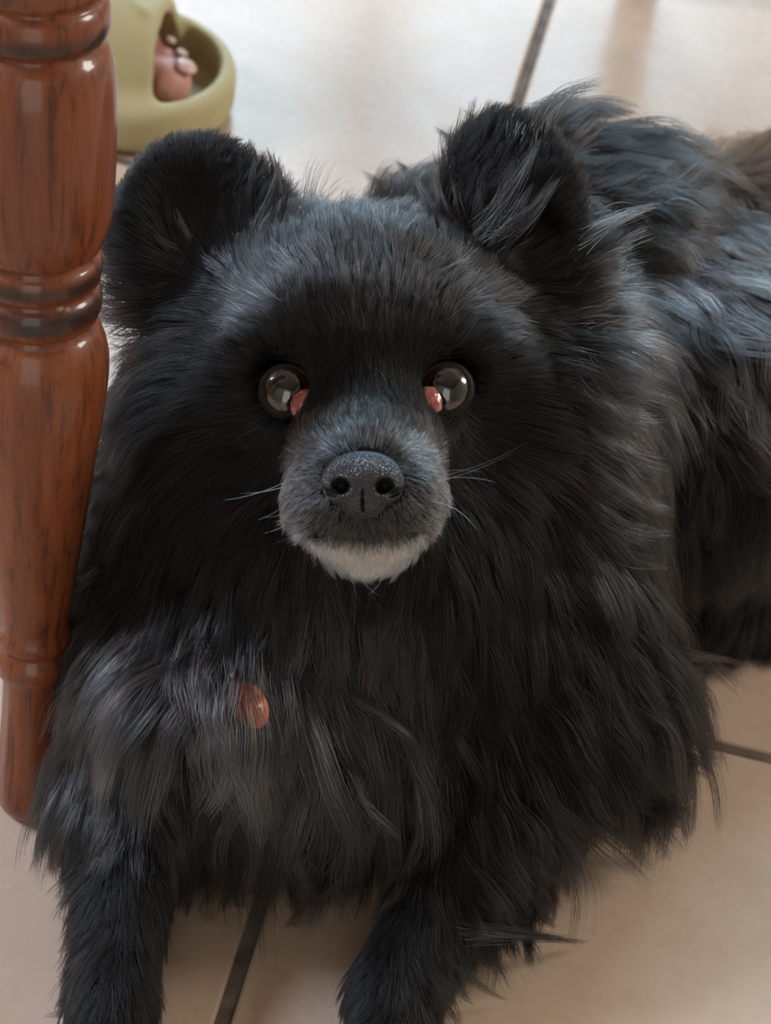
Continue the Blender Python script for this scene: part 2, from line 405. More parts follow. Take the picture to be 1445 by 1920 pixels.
# ears: broad thin flaps, tip rounded, hollowed towards the viewer
def ear(cx, cy, dep, rx, ry, rot, yaw, base):
    E(cx, cy, dep, rx, ry, .0085, .006, rot=rot, yaw=yaw)
    for p, q, r in base: Cn(at(*p), at(*q), r, r, .02)
ear(374, 388, 1.03, 140, 135, -25, 10, (((420, 500, 1.04), (500, 455, 1.04), .014), ((270, 430, 1.04), (300, 540, 1.04), .012)))
ear(955, 358, 1.02, 128, 150, 16, -10, (((880, 470, 1.04), (960, 500, 1.04), .014), ((1075, 430, 1.04), (1050, 540, 1.04), .012)))
E(372, 405, 1.017, 104, 102, .012, .008, 'cut', -25, 10)
E(1015, 440, 1.008, 46, 70, .010, .008, 'cut', 20, -10)
_V, _F = B.mesh(2)
skin = Mat('dark_skin', .7, (.012, .011, .012))
body = link('body', np_mesh('body', _V, _F), skin.m, dog); body.matrix_parent_inverse = dog_inv
# ---- eyes
def sphere_mesh(name, r, seg=40, rings=24, fn=None):
    bm = bmesh.new(); bmesh.ops.create_uvsphere(bm, u_segments=seg, v_segments=rings, radius=r)
    if fn:
        for q in bm.verts: q.co = fn(q.co.copy())
    m = bpy.data.meshes.new(name); bm.to_mesh(m); bm.free(); return m
def cap_mesh(name, R, r0, r1, seg=48, rings=8):                 # ring or disc lying on a sphere, facing +Z
    v, f = [], []
    for i in range(rings+1):
        r = r0+(r1-r0)*i/rings
        for k in range(seg):
            a = 2*pi*k/seg; v.append((r*cos(a), r*sin(a), sqrt(max(R*R-r*r, 0))))
    for i in range(rings):
        for k in range(seg):
            a, b = i*seg+k, i*seg+(k+1) % seg; f.append((a, b+0, b+seg, a+seg)[::-1])
    if r0 == 0: f = [q for q in f]
    return mesh(name, v, f)
def torus_mesh(name, R, r, sx=1., sy=1., seg=48, ring=12):
    v, f = [], []
    for i in range(seg):
        a = 2*pi*i/seg
        for k in range(ring):
            b = 2*pi*k/ring; v.append(((R+r*cos(b))*cos(a)*sx, (R+r*cos(b))*sin(a)*sy, r*sin(b)))
    for i in range(seg):
        for k in range(ring):
            f.append((i*ring+k, ((i+1) % seg)*ring+k, ((i+1) % seg)*ring+(k+1) % ring, i*ring+(k+1) % ring))
    return mesh(name, v, f)
eyeball = Mat('eyeball', .12, (.03, .018, .012), Coat_Weight=1., Coat_Roughness=.02)
irism = Mat('brown_iris', .2, (.06, .03, .015), Coat_Weight=1., Coat_Roughness=.015, Coat_IOR=1.6)
v = irism.coord((1, 1, 1)); wv = irism.n('TexNoise'); wv.inputs['Scale'].default_value = 900; irism.L.new(v, wv.inputs['Vector'])
irism.set('Base Color', irism.ramp(wv.outputs['Fac'], [(.35, (.012, .006, .004)), (.65, (.045, .024, .014))]))
pupilm = Mat('pupil', .1, (.004, .004, .004), Coat_Weight=1., Coat_Roughness=.01, Coat_IOR=1.6)
lidm = Mat('eyelid_skin', .6, (.008, .006, .006), Specular_IOR_Level=.25); lidm.set('Normal', lidm.bump(lidm.noise(lidm.coord(), 900, 3), .5, .0006))
pinkm = Mat('pink_gland', .22, (.42, .10, .095), Coat_Weight=.8, Coat_Roughness=.08, Subsurface_Weight=.25)
pinkm.b.inputs['Subsurface Radius'].default_value = (.004, .001, .001)
nz = pinkm.noise(pinkm.coord(), 260, 4); pinkm.set('Base Color', pinkm.ramp(nz, [(.35, (.30, .05, .055)), (.65, (.52, .19, .17))]))
pinkm.set('Normal', pinkm.bump(nz, .35, .0012))
def bumpy(amp, fr, sc):
    from mathutils import noise
    def fn(c):
        d = c.normalized(); k = 1+amp*noise.noise(d*fr)
        return Vector((c.x*sc[0]*k, c.y*sc[1]*k, c.z*sc[2]*k))
    return fn
def face_frame(p, tiltx=0, tilty=0):                            # +Z to the viewer, +Y up in the picture plane
    M = Matrix([[RGT[i], UPV[i], -FWD[i], p[i]] for i in range(3)] + [[0, 0, 0, 1]])
    return M @ Matrix.Rotation(radians(tiltx), 4, 'X') @ Matrix.Rotation(radians(tilty), 4, 'Y')
def child(o, parent, M): o.parent = parent; o.matrix_parent_inverse = Matrix.Identity(4); o.matrix_basis = M
for i, (ex, ey) in enumerate(EYES):
    M = face_frame(at(ex, ey, .9815), 0, (4, -4)[i])
    eye = link('eye', sphere_mesh('eye', EYER), eyeball.m); child(eye, dog, dog_inv @ M)
    I = Matrix.Identity(4)
    ir = link('iris', cap_mesh('iris', EYER+.00012, .0064, .0096), irism.m); child(ir, eye, I)
    pu = link('pupil', cap_mesh('pupil', EYER+.00014, .0, .0065), pupilm.m); child(pu, eye, I)
    lid = link('eyelid', torus_mesh('eyelid', .0092, .0018, 1.0, .95), lidm.m); child(lid, eye, Matrix.Translation((0, 0, .0056)))
    sx = (1, -1)[i]
    g = link('third_eyelid', sphere_mesh('third_eyelid', 1., 28, 18, bumpy(.16, 2.3, (.0050, .0058, .0042))), pinkm.m)
    child(g, eye, Matrix.Translation((sx*.0058, -.0052+.0003*i, .0092)) @ Matrix.Rotation(radians(-24*sx), 4, 'Z'))
    g['label'] = 'swollen pink third eyelid in the inner corner'
# ---- nose
NP = .905/FPX
Nn = SDF((-95, -85, -90), (95, 110, 75), 2.0); I3 = np.eye(3)
Nn.v[:] = 40
def ne(c, r, k=14, op='add', rot=0): Nn.ell(c, rot_ax(I3, (0, 0, 1), rot), r, k, op, 40)
ne((0, -10, -22), (74, 48, 62)); ne((0, 30, -26), (46, 40, 52), 18); ne((-44, 6, 2), (34, 34, 30), 16); ne((44, 6, 2), (34, 34, 30), 16)
ne((0, -20, 12), (44, 26, 24), 20)
for sx in (-1, 1):
    ne((sx*41, 9, 34), (19, 16, 34), 6, 'cut', sx*-15); ne((sx*64, 20, 16), (20, 7, 22), 5, 'cut', sx*-24)
    ne((sx*41, 9, 10), (13, 12, 30), 4, 'cut')
ne((0, 46, 26), (3.2, 34, 24), 3, 'cut')
Nv, Nf = Nn.mesh(2)
nosem = Mat('nose_leather', .33, (.022, .022, .025))
vo = nosem.n('TexVoronoi'); vo.inputs['Scale'].default_value = 1050; nosem.L.new(nosem.coord(), vo.inputs['Vector'])
nosem.set('Normal', nosem.bump(vo.outputs['Distance'], .7, .0009)); 
Nc = at(680, 903, .9085)
NW = Nc + (Nv*NP)@CF
nose = link('nose', np_mesh('nose', NW, Nf), nosem.m, dog); nose.matrix_parent_inverse = dog_inv

# ------------------------------------------------------------------ fur: strands combed along guides
rng = np.random.default_rng(11)
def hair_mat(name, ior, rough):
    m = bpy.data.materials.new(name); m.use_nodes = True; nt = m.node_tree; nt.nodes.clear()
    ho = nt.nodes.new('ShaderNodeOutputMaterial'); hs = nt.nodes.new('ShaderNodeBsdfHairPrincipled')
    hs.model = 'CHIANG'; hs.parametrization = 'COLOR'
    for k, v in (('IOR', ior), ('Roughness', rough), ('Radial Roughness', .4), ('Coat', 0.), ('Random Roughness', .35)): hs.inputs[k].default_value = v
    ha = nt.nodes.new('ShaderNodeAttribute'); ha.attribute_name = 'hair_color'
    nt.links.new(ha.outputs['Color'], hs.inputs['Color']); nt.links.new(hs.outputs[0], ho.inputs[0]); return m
FUR_GLOSSY, FUR_SHADED = hair_mat('glossy_fur', 1.55, .2), hair_mat('shaded_fur', 1.32, .35)  # one coat twice: glossy for the sheen, dulled copy for shaded fur
def make_hair(name, P, rad, colr, label=None, mat=None):                  # P: (n, k, 3)
    n, k = P.shape[:2]
    hc = bpy.data.hair_curves.new(name); hc.add_curves([k]*n)
    hc.points.foreach_set('position', P.astype(np.float32).ravel())
    a = hc.attributes.get('radius') or hc.attributes.new('radius', 'FLOAT', 'POINT')
    s = np.linspace(0, 1, k)
    a.data.foreach_set('value', (np.asarray(rad)[:, None]*(1-.82*s**1.6)[None]).astype(np.float32).ravel())
    c = hc.attributes.new('hair_color', 'FLOAT_COLOR', 'CURVE')
    c.data.foreach_set('color', np.concatenate([colr, np.ones((n, 1))], 1).astype(np.float32).ravel())
    hc.materials.append(mat or FUR_GLOSSY)
    o = bpy.data.objects.new(name, hc); COL.objects.link(o); o.parent = dog; o.matrix_parent_inverse = dog_inv
    o['kind'] = 'stuff'
    if label: o['label'] = label
    return o
def norm(a): return a/np.maximum(np.linalg.norm(a, axis=-1, keepdims=True), 1e-9)
def project(P):
    d = P-CAM; z = d@FWD
    return PW/2+FPX*(d@RGT)/z, PH/2-FPX*(d@UPV)/z
def march(x, y, t0=.8):
    d = ray(x, y); t = np.full(np.shape(x), t0) if np.ndim(x) else t0
    for _ in range(160):
        p = CAM+d*t; s = float(B.sample(p[None])[0])
        if s < .0006: return p
        t += max(s, .0008)*.8
        if t > 1.5: return None
    return p
# guides: image place, combing direction, lift, length cm, clumping, wave
G = [
 # muzzle and bridge
 (690,800, 0,-1,.2,.55,.2,0),(640,815,-.6,-1,.2,.5,.2,0),(735,815,.6,-1,.2,.5,.2,0),(690,745,0,-1,.2,.6,.2,0),
 (585,860,-1,-.3,.25,.42,.1,0),(785,860,1,-.3,.25,.42,.1,0),(560,930,-1,.25,.25,.42,.1,0),(810,930,1,.25,.25,.42,.1,0),(545,960,-.9,.5,.25,.45,.1,0),(825,960,.9,.5,.25,.45,.1,0),
 (590,985,-.8,.7,.25,.45,.2,0),(775,985,.8,.7,.25,.45,.2,0),(640,980,-.3,1,.25,.4,.2,0),(730,980,.3,1,.25,.4,.2,0),(686,980,0,1,.25,.35,.2,0),
 (620,1020,-.5,1,.35,.5,.2,0),(755,1020,.5,1,.35,.5,.2,0),(640,1040,-.3,1,.35,.55,.25,0),(735,1040,.3,1,.35,.55,.25,0),(688,1040,0,1,.4,.6,.25,0),(688,1042,0,1,.4,.7,.25,0),(640,1036,-.3,1,.4,.6,.25,0),(736,1036,.3,1,.4,.6,.25,0),
 # eyes and brow
 (540,672,-.3,-1,.25,.7,.2,0),(838,672,.3,-1,.25,.7,.2,0),(475,735,-1,.0,.2,.8,.2,0),(905,735,1,.0,.2,.8,.2,0),
 (530,800,-.8,.7,.2,.6,.2,0),(850,800,.8,.7,.2,.6,.2,0),(610,740,-.1,-1,.2,.5,.1,0),(770,740,.1,-1,.2,.5,.1,0),
 (690,660,0,-1,.25,.9,.3,0),(690,570,0,-1,.25,1.2,.45,.1),(690,490,0,-1,.15,1.3,.5,.1),(690,440,0,-1,.15,1.3,.5,.1),
 (600,600,-.4,-1,.25,1.1,.4,0),(780,600,.4,-1,.25,1.1,.4,0),(560,520,-.6,-.8,.25,1.4,.4,.1),(820,520,.7,-.7,.25,1.4,.4,.1),
 (480,600,-.9,-.5,.2,1.4,.4,0),(900,600,.9,-.4,.2,1.4,.4,0),(580,450,-.25,-1,.15,1.3,.5,.1),(800,450,.25,-1,.15,1.3,.5,.1),
 # cheeks
 (430,680,-1,.0,.2,1.8,.4,0),(950,680,1,.0,.2,1.8,.4,0),(400,780,-1,.3,.25,2.2,.4,.1),(970,780,1,.3,.25,2.2,.4,.1),
 (450,880,-.8,.6,.25,2.2,.4,.1),(920,880,.8,.6,.25,2.2,.4,.1),(520,960,-.5,.9,.3,2.4,.4,.1),(860,960,.5,.9,.3,2.4,.4,.1),
 (310,600,-1,.0,.45,3.2,.5,.2),(1080,590,1,-.25,.6,3.2,.55,.2),(300,700,-1,.3,.45,3.6,.5,.2),(1090,690,1,.05,.6,3.6,.55,.2),
 (290,820,-.9,.6,.4,4,.5,.3),(1100,800,.9,.5,.55,4,.55,.3),(270,950,-.8,.7,.4,4.2,.5,.3),(1120,930,.9,.5,.55,4,.5,.3),
 (400,980,-.5,.9,.3,3.5,.5,.2),(980,980,.45,.9,.3,3.5,.5,.2),(330,500,-1,-.25,.4,2.8,.5,.1),(1060,510,1,-.5,.4,3,.5,.1),
 # ears
 (330,300,-.2,-1,.12,.35,.1,0),(260,340,-.7,-.7,.12,.4,.1,0),(420,320,.6,-.8,.12,.45,.2,0),(350,400,-.1,-1,.15,.6,.2,0),(240,420,-1,-.2,.25,.9,.4,0),(280,500,-1,-.1,.4,1.8,.5,.1),
 (460,380,.5,-.8,.4,1.4,.6,.1),(350,480,-.2,-1,.3,1.2,.4,.1),(1000,260,.3,-1,.12,.45,.2,0),(1085,320,.7,-.7,.12,.4,.1,0),(1100,420,1,-.2,.2,.6,.2,0),(920,330,.5,-.9,.2,1.3,.6,.1),(960,380,.6,-.8,.25,1.3,.6,.1),
 (870,430,.3,-1,.25,1.2,.6,.1),(1020,400,.5,-.7,.15,.6,.3,0),(1060,470,.9,-.3,.3,1.2,.5,.1),
 # chest and ruff
 (690,1110,0,1,.3,3.5,.5,.2),(550,1100,-.15,1,.3,4,.55,.2),(830,1100,.15,1,.3,4,.5,.2),(250,1090,-.35,1,.45,4.5,.6,.3),(380,1090,-.05,1,.4,5,.7,.3),
 (200,1200,-.3,.9,.38,4.5,.65,.4),(330,1220,-.2,1,.4,5.5,.7,.4),(470,1210,.1,1,.4,5.5,.7,.4),(600,1240,.25,1,.35,5.5,.7,.4),
 (750,1230,.2,1,.3,5,.6,.3),(900,1200,.2,1,.3,5,.6,.3),(1050,1150,.35,1,.35,5,.6,.3),(1150,1080,.7,.8,.4,5,.6,.3),
 (180,1330,-.25,.9,.36,4.5,.65,.4),(300,1370,-.3,1,.4,5.5,.7,.4),(450,1370,0,1,.4,6,.7,.5),(600,1380,.15,1,.4,6,.75,.5),(760,1370,.2,1,.35,6,.7,.4),
 (920,1340,.25,1,.35,5.5,.65,.4),(1080,1300,.5,.9,.4,5.5,.65,.4),(1200,1230,.8,.7,.5,5.5,.65,.4),(500,1440,-.05,1,.35,6,.75,.5),(430,1520,-.1,1,.4,4.2,.75,.5),(560,1520,.1,1,.4,4.5,.75,.5),(650,1510,.1,1,.4,4.5,.75,.5),(740,1520,.1,1,.35,5,.7,.4),
 (620,1440,.1,1,.35,5.5,.75,.5),(400,1440,-.2,1,.35,5,.7,.5),(760,1460,.15,1,.35,5,.7,.4),(950,1450,.4,1,.35,4.5,.6,.4),(1080,1420,.7,.7,.4,4.5,.6,.4),(1130,1350,.9,.5,.5,4.5,.6,.4),
 # forelegs
 (210,1460,-.2,1,.3,3.2,.6,.3),(230,1580,-.1,1,.2,1.6,.4,.1),(220,1700,-.1,1,.2,1.3,.4,.1),(205,1850,-.1,1,.2,1.1,.4,.1),(165,1600,-.7,.7,.35,1.8,.5,.2),
 (155,1750,-.8,.6,.35,1.6,.5,.2),(290,1650,.2,1,.2,1.2,.4,.1),(280,1850,.1,1,.2,1.0,.3,.1),
 (880,1540,.1,1,.25,2.5,.5,.2),(800,1680,-.1,1,.2,1.6,.4,.1),(730,1850,-.2,1,.2,1.1,.4,.1),(690,1900,-.3,1,.2,1.,.3,.1),(900,1640,.8,.6,.4,2.4,.6,.3),(810,1850,.6,.7,.35,1.8,.5,.2),
 (960,1560,.7,.7,.4,2,.6,.3),
 # back, flank and haunch
 (720,385,-.3,-.8,.4,3,.6,.4),(780,350,-.2,-.8,.35,4,.7,.5),(1140,300,.9,-.1,.2,5,.75,.7),(1160,380,.9,.0,.2,5.5,.75,.8),(1160,480,.9,.2,.35,5.5,.75,.8),(1250,420,.8,.4,.4,5.5,.75,.9),(1400,470,.8,.6,.12,3.5,.75,.8),(1320,400,.9,.5,.12,3.5,.75,.8),(1250,340,.9,.35,.2,4.5,.75,.8),
 (1200,600,.7,.7,.4,5,.7,.7),(1300,560,.5,.9,.4,5.5,.75,1.),(1400,560,.6,.8,.4,5.5,.75,1.),(1250,750,.4,1,.35,5,.6,.5),(1350,720,.2,1,.35,5,.7,.8),(1430,700,.4,1,.35,5,.7,.8),
 (1230,900,.3,1,.3,4.5,.5,.3),(1330,900,.1,1,.3,4.5,.5,.4),(1420,900,0,1,.3,4.5,.5,.4),(1330,1040,0,1,.3,2.8,.5,.3),(1420,1040,0,1,.3,2.6,.5,.3),(1240,1040,.3,1,.35,3.5,.5,.3),
 (1350,1110,.0,1,.3,1.5,.4,.2),
]
ga, gd, gp = [], [], []
for x, y, dx, dy, lift, ln, cl, wv in G:
    p = march(x, y)
    if p is None: continue
    ga.append(p); gd.append(norm(RGT*dx-UPV*dy)); gp.append((lift, ln*.01, cl, wv))
# places the picture does not show: back of the head, far flank, rump, tail, belly
for p, d, lift, ln, cl, wv in [
 ((-.03,-.06,.25), (.3,.9,-.3), .3, 4, .6, .4), ((-.04,-.03,.2), (.3,.9,-.1), .4, 5, .7, .6), ((.03,.03,.2), (.75,.6,.25), .5, 6, .75, .8), ((.08,.04,.2), (.8,.6,.2), .5, 6, .75, .9),
 ((.13,.06,.18), (.8,.4,-.3), .12, 3.5, .75, .9), ((.2,.1,.15), (.8,.4,-.3), .12, 3.5, .75, .9), ((.05,.07,.12), (.5,.6,-.5), .4, 5, .7, .5), ((.15,.14,.1), (.6,.5,-.6), .4, 5, .7, .5),
 ((-.1,-.08,.12), (-.3,.7,-.6), .4, 5, .6, .4), ((-.09,-.13,.2), (-.6,.5,-.5), .4, 4.5, .6, .3), ((.3,.1,.1), (.6,.2,-.7), .4, 5, .7, .5), ((.3,.02,.06), (.5,-.2,-.8), .35, 4, .6, .4),
 ((0,-.1,.02), (.3,.8,0), .2, 2, .4, .2), ((.15,.05,.02), (.6,.6,0), .2, 2, .4, .2), ((.22,.2,.1), (.5,.3,-.3), .5, 6, .6, .5), ((.17,.27,.07), (.3,.1,-.5), .5, 6, .6, .5), ((.13,.3,.06), (-.5,.3,-.4), .5, 6, .6, .5)]:
    ga.append(np.array(p)); gd.append(norm(np.array(d))); gp.append((lift, ln*.01, cl, wv))
ga, gd, gp = np.array(ga), np.array(gd), np.array(gp)
def comb(P):
    D = np.zeros((len(P), 3)); Q = np.zeros((len(P), 4))
    for i in range(0, len(P), 20000):
        d2 = ((P[i:i+20000, None]-ga[None])**2).sum(-1)
        w = 1/(d2+.006**2)**2; w /= w.sum(1, keepdims=True)
        D[i:i+20000] = w@gd; Q[i:i+20000] = w@gp
    return norm(D), Q
# roots all over the body, denser where the fur is short and where the picture looks
TV = _V[_F]; tri = np.concatenate([TV[:, [0, 1, 2]], TV[:, [0, 2, 3]]])
cen = tri.mean(1); nrm = np.cross(tri[:, 1]-tri[:, 0], tri[:, 2]-tri[:, 0]); area_t = np.linalg.norm(nrm, axis=1)/2
_, tn = B.sample(cen, True)
_, tq = comb(cen)
cx, cy = project(cen)
facing = -(tn@FWD)
inframe = (cx > -120) & (cx < PW+160) & (cy > -60) & (cy < PH+120)
dens = np.clip(95*(.035/np.maximum(tq[:, 1], .004))**.75, 70, 480)*1e4
dens *= np.where(facing > -.15, 1., .45)*np.where(inframe, 1., .25)
for ex, ey in EYES: dens *= np.where(np.hypot(cx-ex, cy-ey) < 40, 0, 1)
dens *= np.where((np.hypot((cx-681)/72, (cy-905)/52) < 1) & (facing > 0), 0, 1)
dens *= np.where(cen[:, 2] < .004, .1, 1)
FUR_SCALE = 1.0
cnt = rng.poisson(area_t*dens*FUR_SCALE)
ti = np.repeat(np.arange(len(tri)), cnt)
r1, r2 = rng.random(len(ti)), rng.random(len(ti)); fl = r1+r2 > 1; r1[fl], r2[fl] = 1-r1[fl], 1-r2[fl]
RT = tri[ti, 0]+(tri[ti, 1]-tri[ti, 0])*r1[:, None]+(tri[ti, 2]-tri[ti, 0])*r2[:, None]
sd, RN = B.sample(RT, True); RT = RT-RN*(sd+.0006)[:, None]
RD, RQ = comb(RT)
print('fur roots', len(RT), 'guides', len(ga))
def kd_nearest(centers, P):
    kd = kdtree.KDTree(len(centers))
    for i, c in enumerate(centers): kd.insert(c, i)
    kd.balance()
    return np.array([kd.find(p)[1] for p in P])
def grow(P, Nn_, D, Q, k, cl_per, grav=.5, jit=.22):
    n = len(P)
    cidx = rng.choice(n, max(1, n//cl_per), replace=False)
    cid = kd_nearest(P[cidx], P)
    nc = len(cidx)
    L = Q[:, 1]*(1+.22*rng.standard_normal(nc)[cid]).clip(.55, 1.5)*rng.uniform(.72, 1.1, n)
    t = norm(D-Nn_*(D*Nn_).sum(1, keepdims=True)*.85)
    b = norm(np.cross(Nn_, t))
    cj = (jit*1.6*rng.standard_normal(nc))[cid]*Q[:, 2]+.10*rng.standard_normal(n)
    t = norm(t+b*cj[:, None])
    lift = Q[:, 0]*(1+.25*rng.standard_normal(nc)[cid]+.15*rng.standard_normal(n)).clip(.2, 2.2)
    ph = rng.uniform(0, 6.28, nc)[cid]+.25*rng.standard_normal(n); fr = rng.uniform(.8, 1.9, nc)[cid]
    wa = Q[:, 3]*L*.11*(rng.uniform(.4, 1.3, nc)[cid])
    bend = .35*rng.standard_normal(nc)[cid]*Q[:, 3]
    out = np.zeros((n, k, 3)); p = P.copy(); out[:, 0] = p; st = L/(k-1)
    gv = np.array([0, 0, -1.])
    for j in range(1, k):
        s = j/(k-1)
        d = t+Nn_*(lift*(1.5-1.7*s))[:, None]+gv*(grav*s*s*np.minimum(L/.05, 1.2))[:, None]+b*(bend*s)[:, None]
        p = p+norm(d)*st[:, None]
        q, g = B.sample(p, True)
        lim = .0006+.0035*s*np.minimum(L/.03, 1)
        p = p+g*np.maximum(lim-q, 0)[:, None]
        p[:, 2] = np.maximum(p[:, 2], .0012)
        out[:, j] = p
    s = np.linspace(0, 1, k)
    out += (b[:, None]*(np.sin(6.28*fr[:, None]*s[None]+ph[:, None])-np.sin(ph)[:, None])[..., None]*(wa[:, None]*s[None])[..., None])
    C = out[cidx][cid]                                          # draw the strands of a lock together
    amt = (Q[:, 2]*rng.uniform(.75, 1.1, n)).clip(0, .92)[:, None]*(s[None]**.9)
    out = out+(C-out)*amt[..., None]
    out[..., 2] = np.maximum(out[..., 2], .0012)
    return out, cid, nc
xp, yp = project(RT)
tailm = ((RT-CAM)@FWD) > 1.275
dep_ = (RT-CAM)@FWD
muz = (np.hypot((xp-684)/178, (yp-920)/152) < 1) & (dep_ < .985)
RQ[muz, 1] = np.minimum(RQ[muz, 1], .0065)
earm = ((np.hypot((xp-350)/150, (yp-375)/150) < 1) | (np.hypot((xp-985)/150, (yp-365)/160) < 1)) & (dep_ < 1.075) & (yp < 470)
def blk(n, tint=1.): 
    b = rng.uniform(.003, .009, (n, 1))*tint
    return b*np.array([[1.0, .93, .9]])
longm = RQ[:, 1] > .022
cheek = ((xp < 1060) & (yp > 420) & (yp < 1090) & (dep_ < 1.1)) | ((xp > 1200) & (yp > 690)) | ((xp > 800) & (yp > 1060))  # cheeks, flank and lower chest: dulled fur stands in for shade
pale_c = np.exp(-(((xp-1120)/75)**2+((yp-800)/330)**2)*.9)*(dep_ < 1.13)             # rim light on the cheek ruff, painted as paler hair
pale_b = np.exp(-(((xp-1330)/190)**2+((yp-500)/190)**2)*.9)                          # back curls paled to carry the sheen on them
pale_h = np.exp(-(((xp-400)/240)**2+((yp-1280)/150)**2)*.9)+np.exp(-(((xp-570)/70)**2+((yp-1530)/110)**2)*.9)   # chest sheen painted as paler locks, plus grey locks lower down
for nm_, sel, mt in (('shaded_coat', cheek & longm & ~tailm & ~earm & ~muz, FUR_SHADED), ('long_coat', ~cheek & longm & ~tailm & ~earm & ~muz, FUR_GLOSSY)):
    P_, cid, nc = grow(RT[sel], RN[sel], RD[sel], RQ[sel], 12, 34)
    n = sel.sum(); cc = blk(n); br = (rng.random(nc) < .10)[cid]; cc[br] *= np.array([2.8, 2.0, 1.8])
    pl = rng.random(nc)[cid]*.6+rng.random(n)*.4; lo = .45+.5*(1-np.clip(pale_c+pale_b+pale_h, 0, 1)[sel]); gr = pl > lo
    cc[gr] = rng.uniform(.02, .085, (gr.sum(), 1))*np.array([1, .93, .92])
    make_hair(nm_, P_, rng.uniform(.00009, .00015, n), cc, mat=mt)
fore = (np.abs(xp-690) < 260) & (yp < 640) & (yp > 380) & (dep_ < 1.08)
for nm_, sel, mt in (('forehead_fur', fore & ~longm & ~tailm & ~earm & ~muz, FUR_GLOSSY), ('face_fur', ~fore & ~longm & ~tailm & ~earm & ~muz, FUR_SHADED)):
    P_, cid, nc = grow(RT[sel], RN[sel], RD[sel], RQ[sel], 7, 14, .1)
    cc = blk(sel.sum()); gr = rng.random(len(cc)) < .025+.14*np.exp(-(((xp[sel]-715)/110)**2+((yp[sel]-430)/45)**2)); cc[gr] = rng.uniform(.04, .14, (gr.sum(), 1))  # pale hairs stand in for glints and the lit crown
    make_hair(nm_, P_, rng.uniform(.00007, .00012, len(P_)), cc, mat=mt)
sel = earm
P_, cid, nc = grow(RT[sel], RN[sel], RD[sel], RQ[sel], 8, 16, .05)
make_hair('ear_fur', P_, rng.uniform(.00007, .00012, len(P_)), blk(sel.sum()), mat=FUR_SHADED)
sel = muz
P_, cid, nc = grow(RT[sel], RN[sel], RD[sel], RQ[sel], 6, 10, .05, .12)
mx, my = xp[sel], yp[sel]; n = sel.sum(); cc = blk(n, 1.5)
chin = np.clip((my-1000)/28, 0, 1)*np.clip((150-np.abs(mx-690))/60, 0, 1); rim = np.clip((np.hypot((mx-684)/150, (my-915)/140)-.6)/.35, 0, 1)*(my > 820)
pg = .05+.5*chin+.6*rim*np.clip((my-800)/80, 0, 1)
g_ = rng.random(n) < pg
cc[g_] = rng.uniform(.08, .36, (g_.sum(), 1))*np.array([[1, .95, .92]])
wh = rng.random(n) < chin*.75; cc[wh] = rng.uniform(.5, .85, (wh.sum(), 1))*np.array([[1, .97, .93]])
make_hair('muzzle_fur', P_, rng.uniform(.00007, .00011, n), cc, 'short muzzle fur gone grey, white on the chin')
sel = tailm
P_, cid, nc = grow(RT[sel], RN[sel], RD[sel], RQ[sel], 12, 30)
cc = blk(sel.sum())*np.array([14, 10.5, 7.5])
make_hair('tail_fur', P_, rng.uniform(.00009, .00015, len(P_)), cc, 'long brownish tail fur')
# single wisps and tufts that stand out from the coat: root and tip in the picture, bow sideways, lock size
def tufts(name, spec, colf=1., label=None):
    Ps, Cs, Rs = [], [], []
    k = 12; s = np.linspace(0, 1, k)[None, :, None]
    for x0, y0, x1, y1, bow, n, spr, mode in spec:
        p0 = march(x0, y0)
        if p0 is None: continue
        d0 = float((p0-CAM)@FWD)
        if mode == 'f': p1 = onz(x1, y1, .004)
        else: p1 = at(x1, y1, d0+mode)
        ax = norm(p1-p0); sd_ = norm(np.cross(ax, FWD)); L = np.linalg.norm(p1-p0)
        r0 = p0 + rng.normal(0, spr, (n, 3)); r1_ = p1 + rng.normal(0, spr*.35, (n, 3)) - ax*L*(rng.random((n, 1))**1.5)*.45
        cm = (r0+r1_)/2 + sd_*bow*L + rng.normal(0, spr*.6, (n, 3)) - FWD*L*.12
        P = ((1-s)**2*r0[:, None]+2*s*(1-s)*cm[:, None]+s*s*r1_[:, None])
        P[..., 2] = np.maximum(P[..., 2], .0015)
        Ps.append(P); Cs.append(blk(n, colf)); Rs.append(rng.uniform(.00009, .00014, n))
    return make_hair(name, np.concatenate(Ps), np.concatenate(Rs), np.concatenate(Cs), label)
tufts('ear_tuft', [(500,405,524,292,-.06,60,.0014,0),(470,395,478,300,.05,45,.0012,0),(515,415,546,338,.05,60,.0014,0),(525,415,512,285,-.1,40,.001,0),(440,370,455,312,.05,30,.001,0),
    (840,440,780,335,.08,110,.002,.008),(855,435,815,330,.08,110,.002,.005),(870,430,850,335,.06,90,.002,.002),(900,440,905,330,.05,80,.002,-.004),(915,440,965,300,-.08,120,.003,-.008),(925,445,1000,345,-.1,110,.003,-.009),
    (920,450,1010,390,-.12,90,.0025,-.008),(1050,500,1105,445,-.1,40,.002,-.004),(900,430,1015,260,-.1,90,.003,-.010),(930,450,1050,330,-.1,90,.003,-.010),(330,470,280,430,.1,40,.0015,-.004),(360,455,330,390,.1,40,.0015,-.006)])
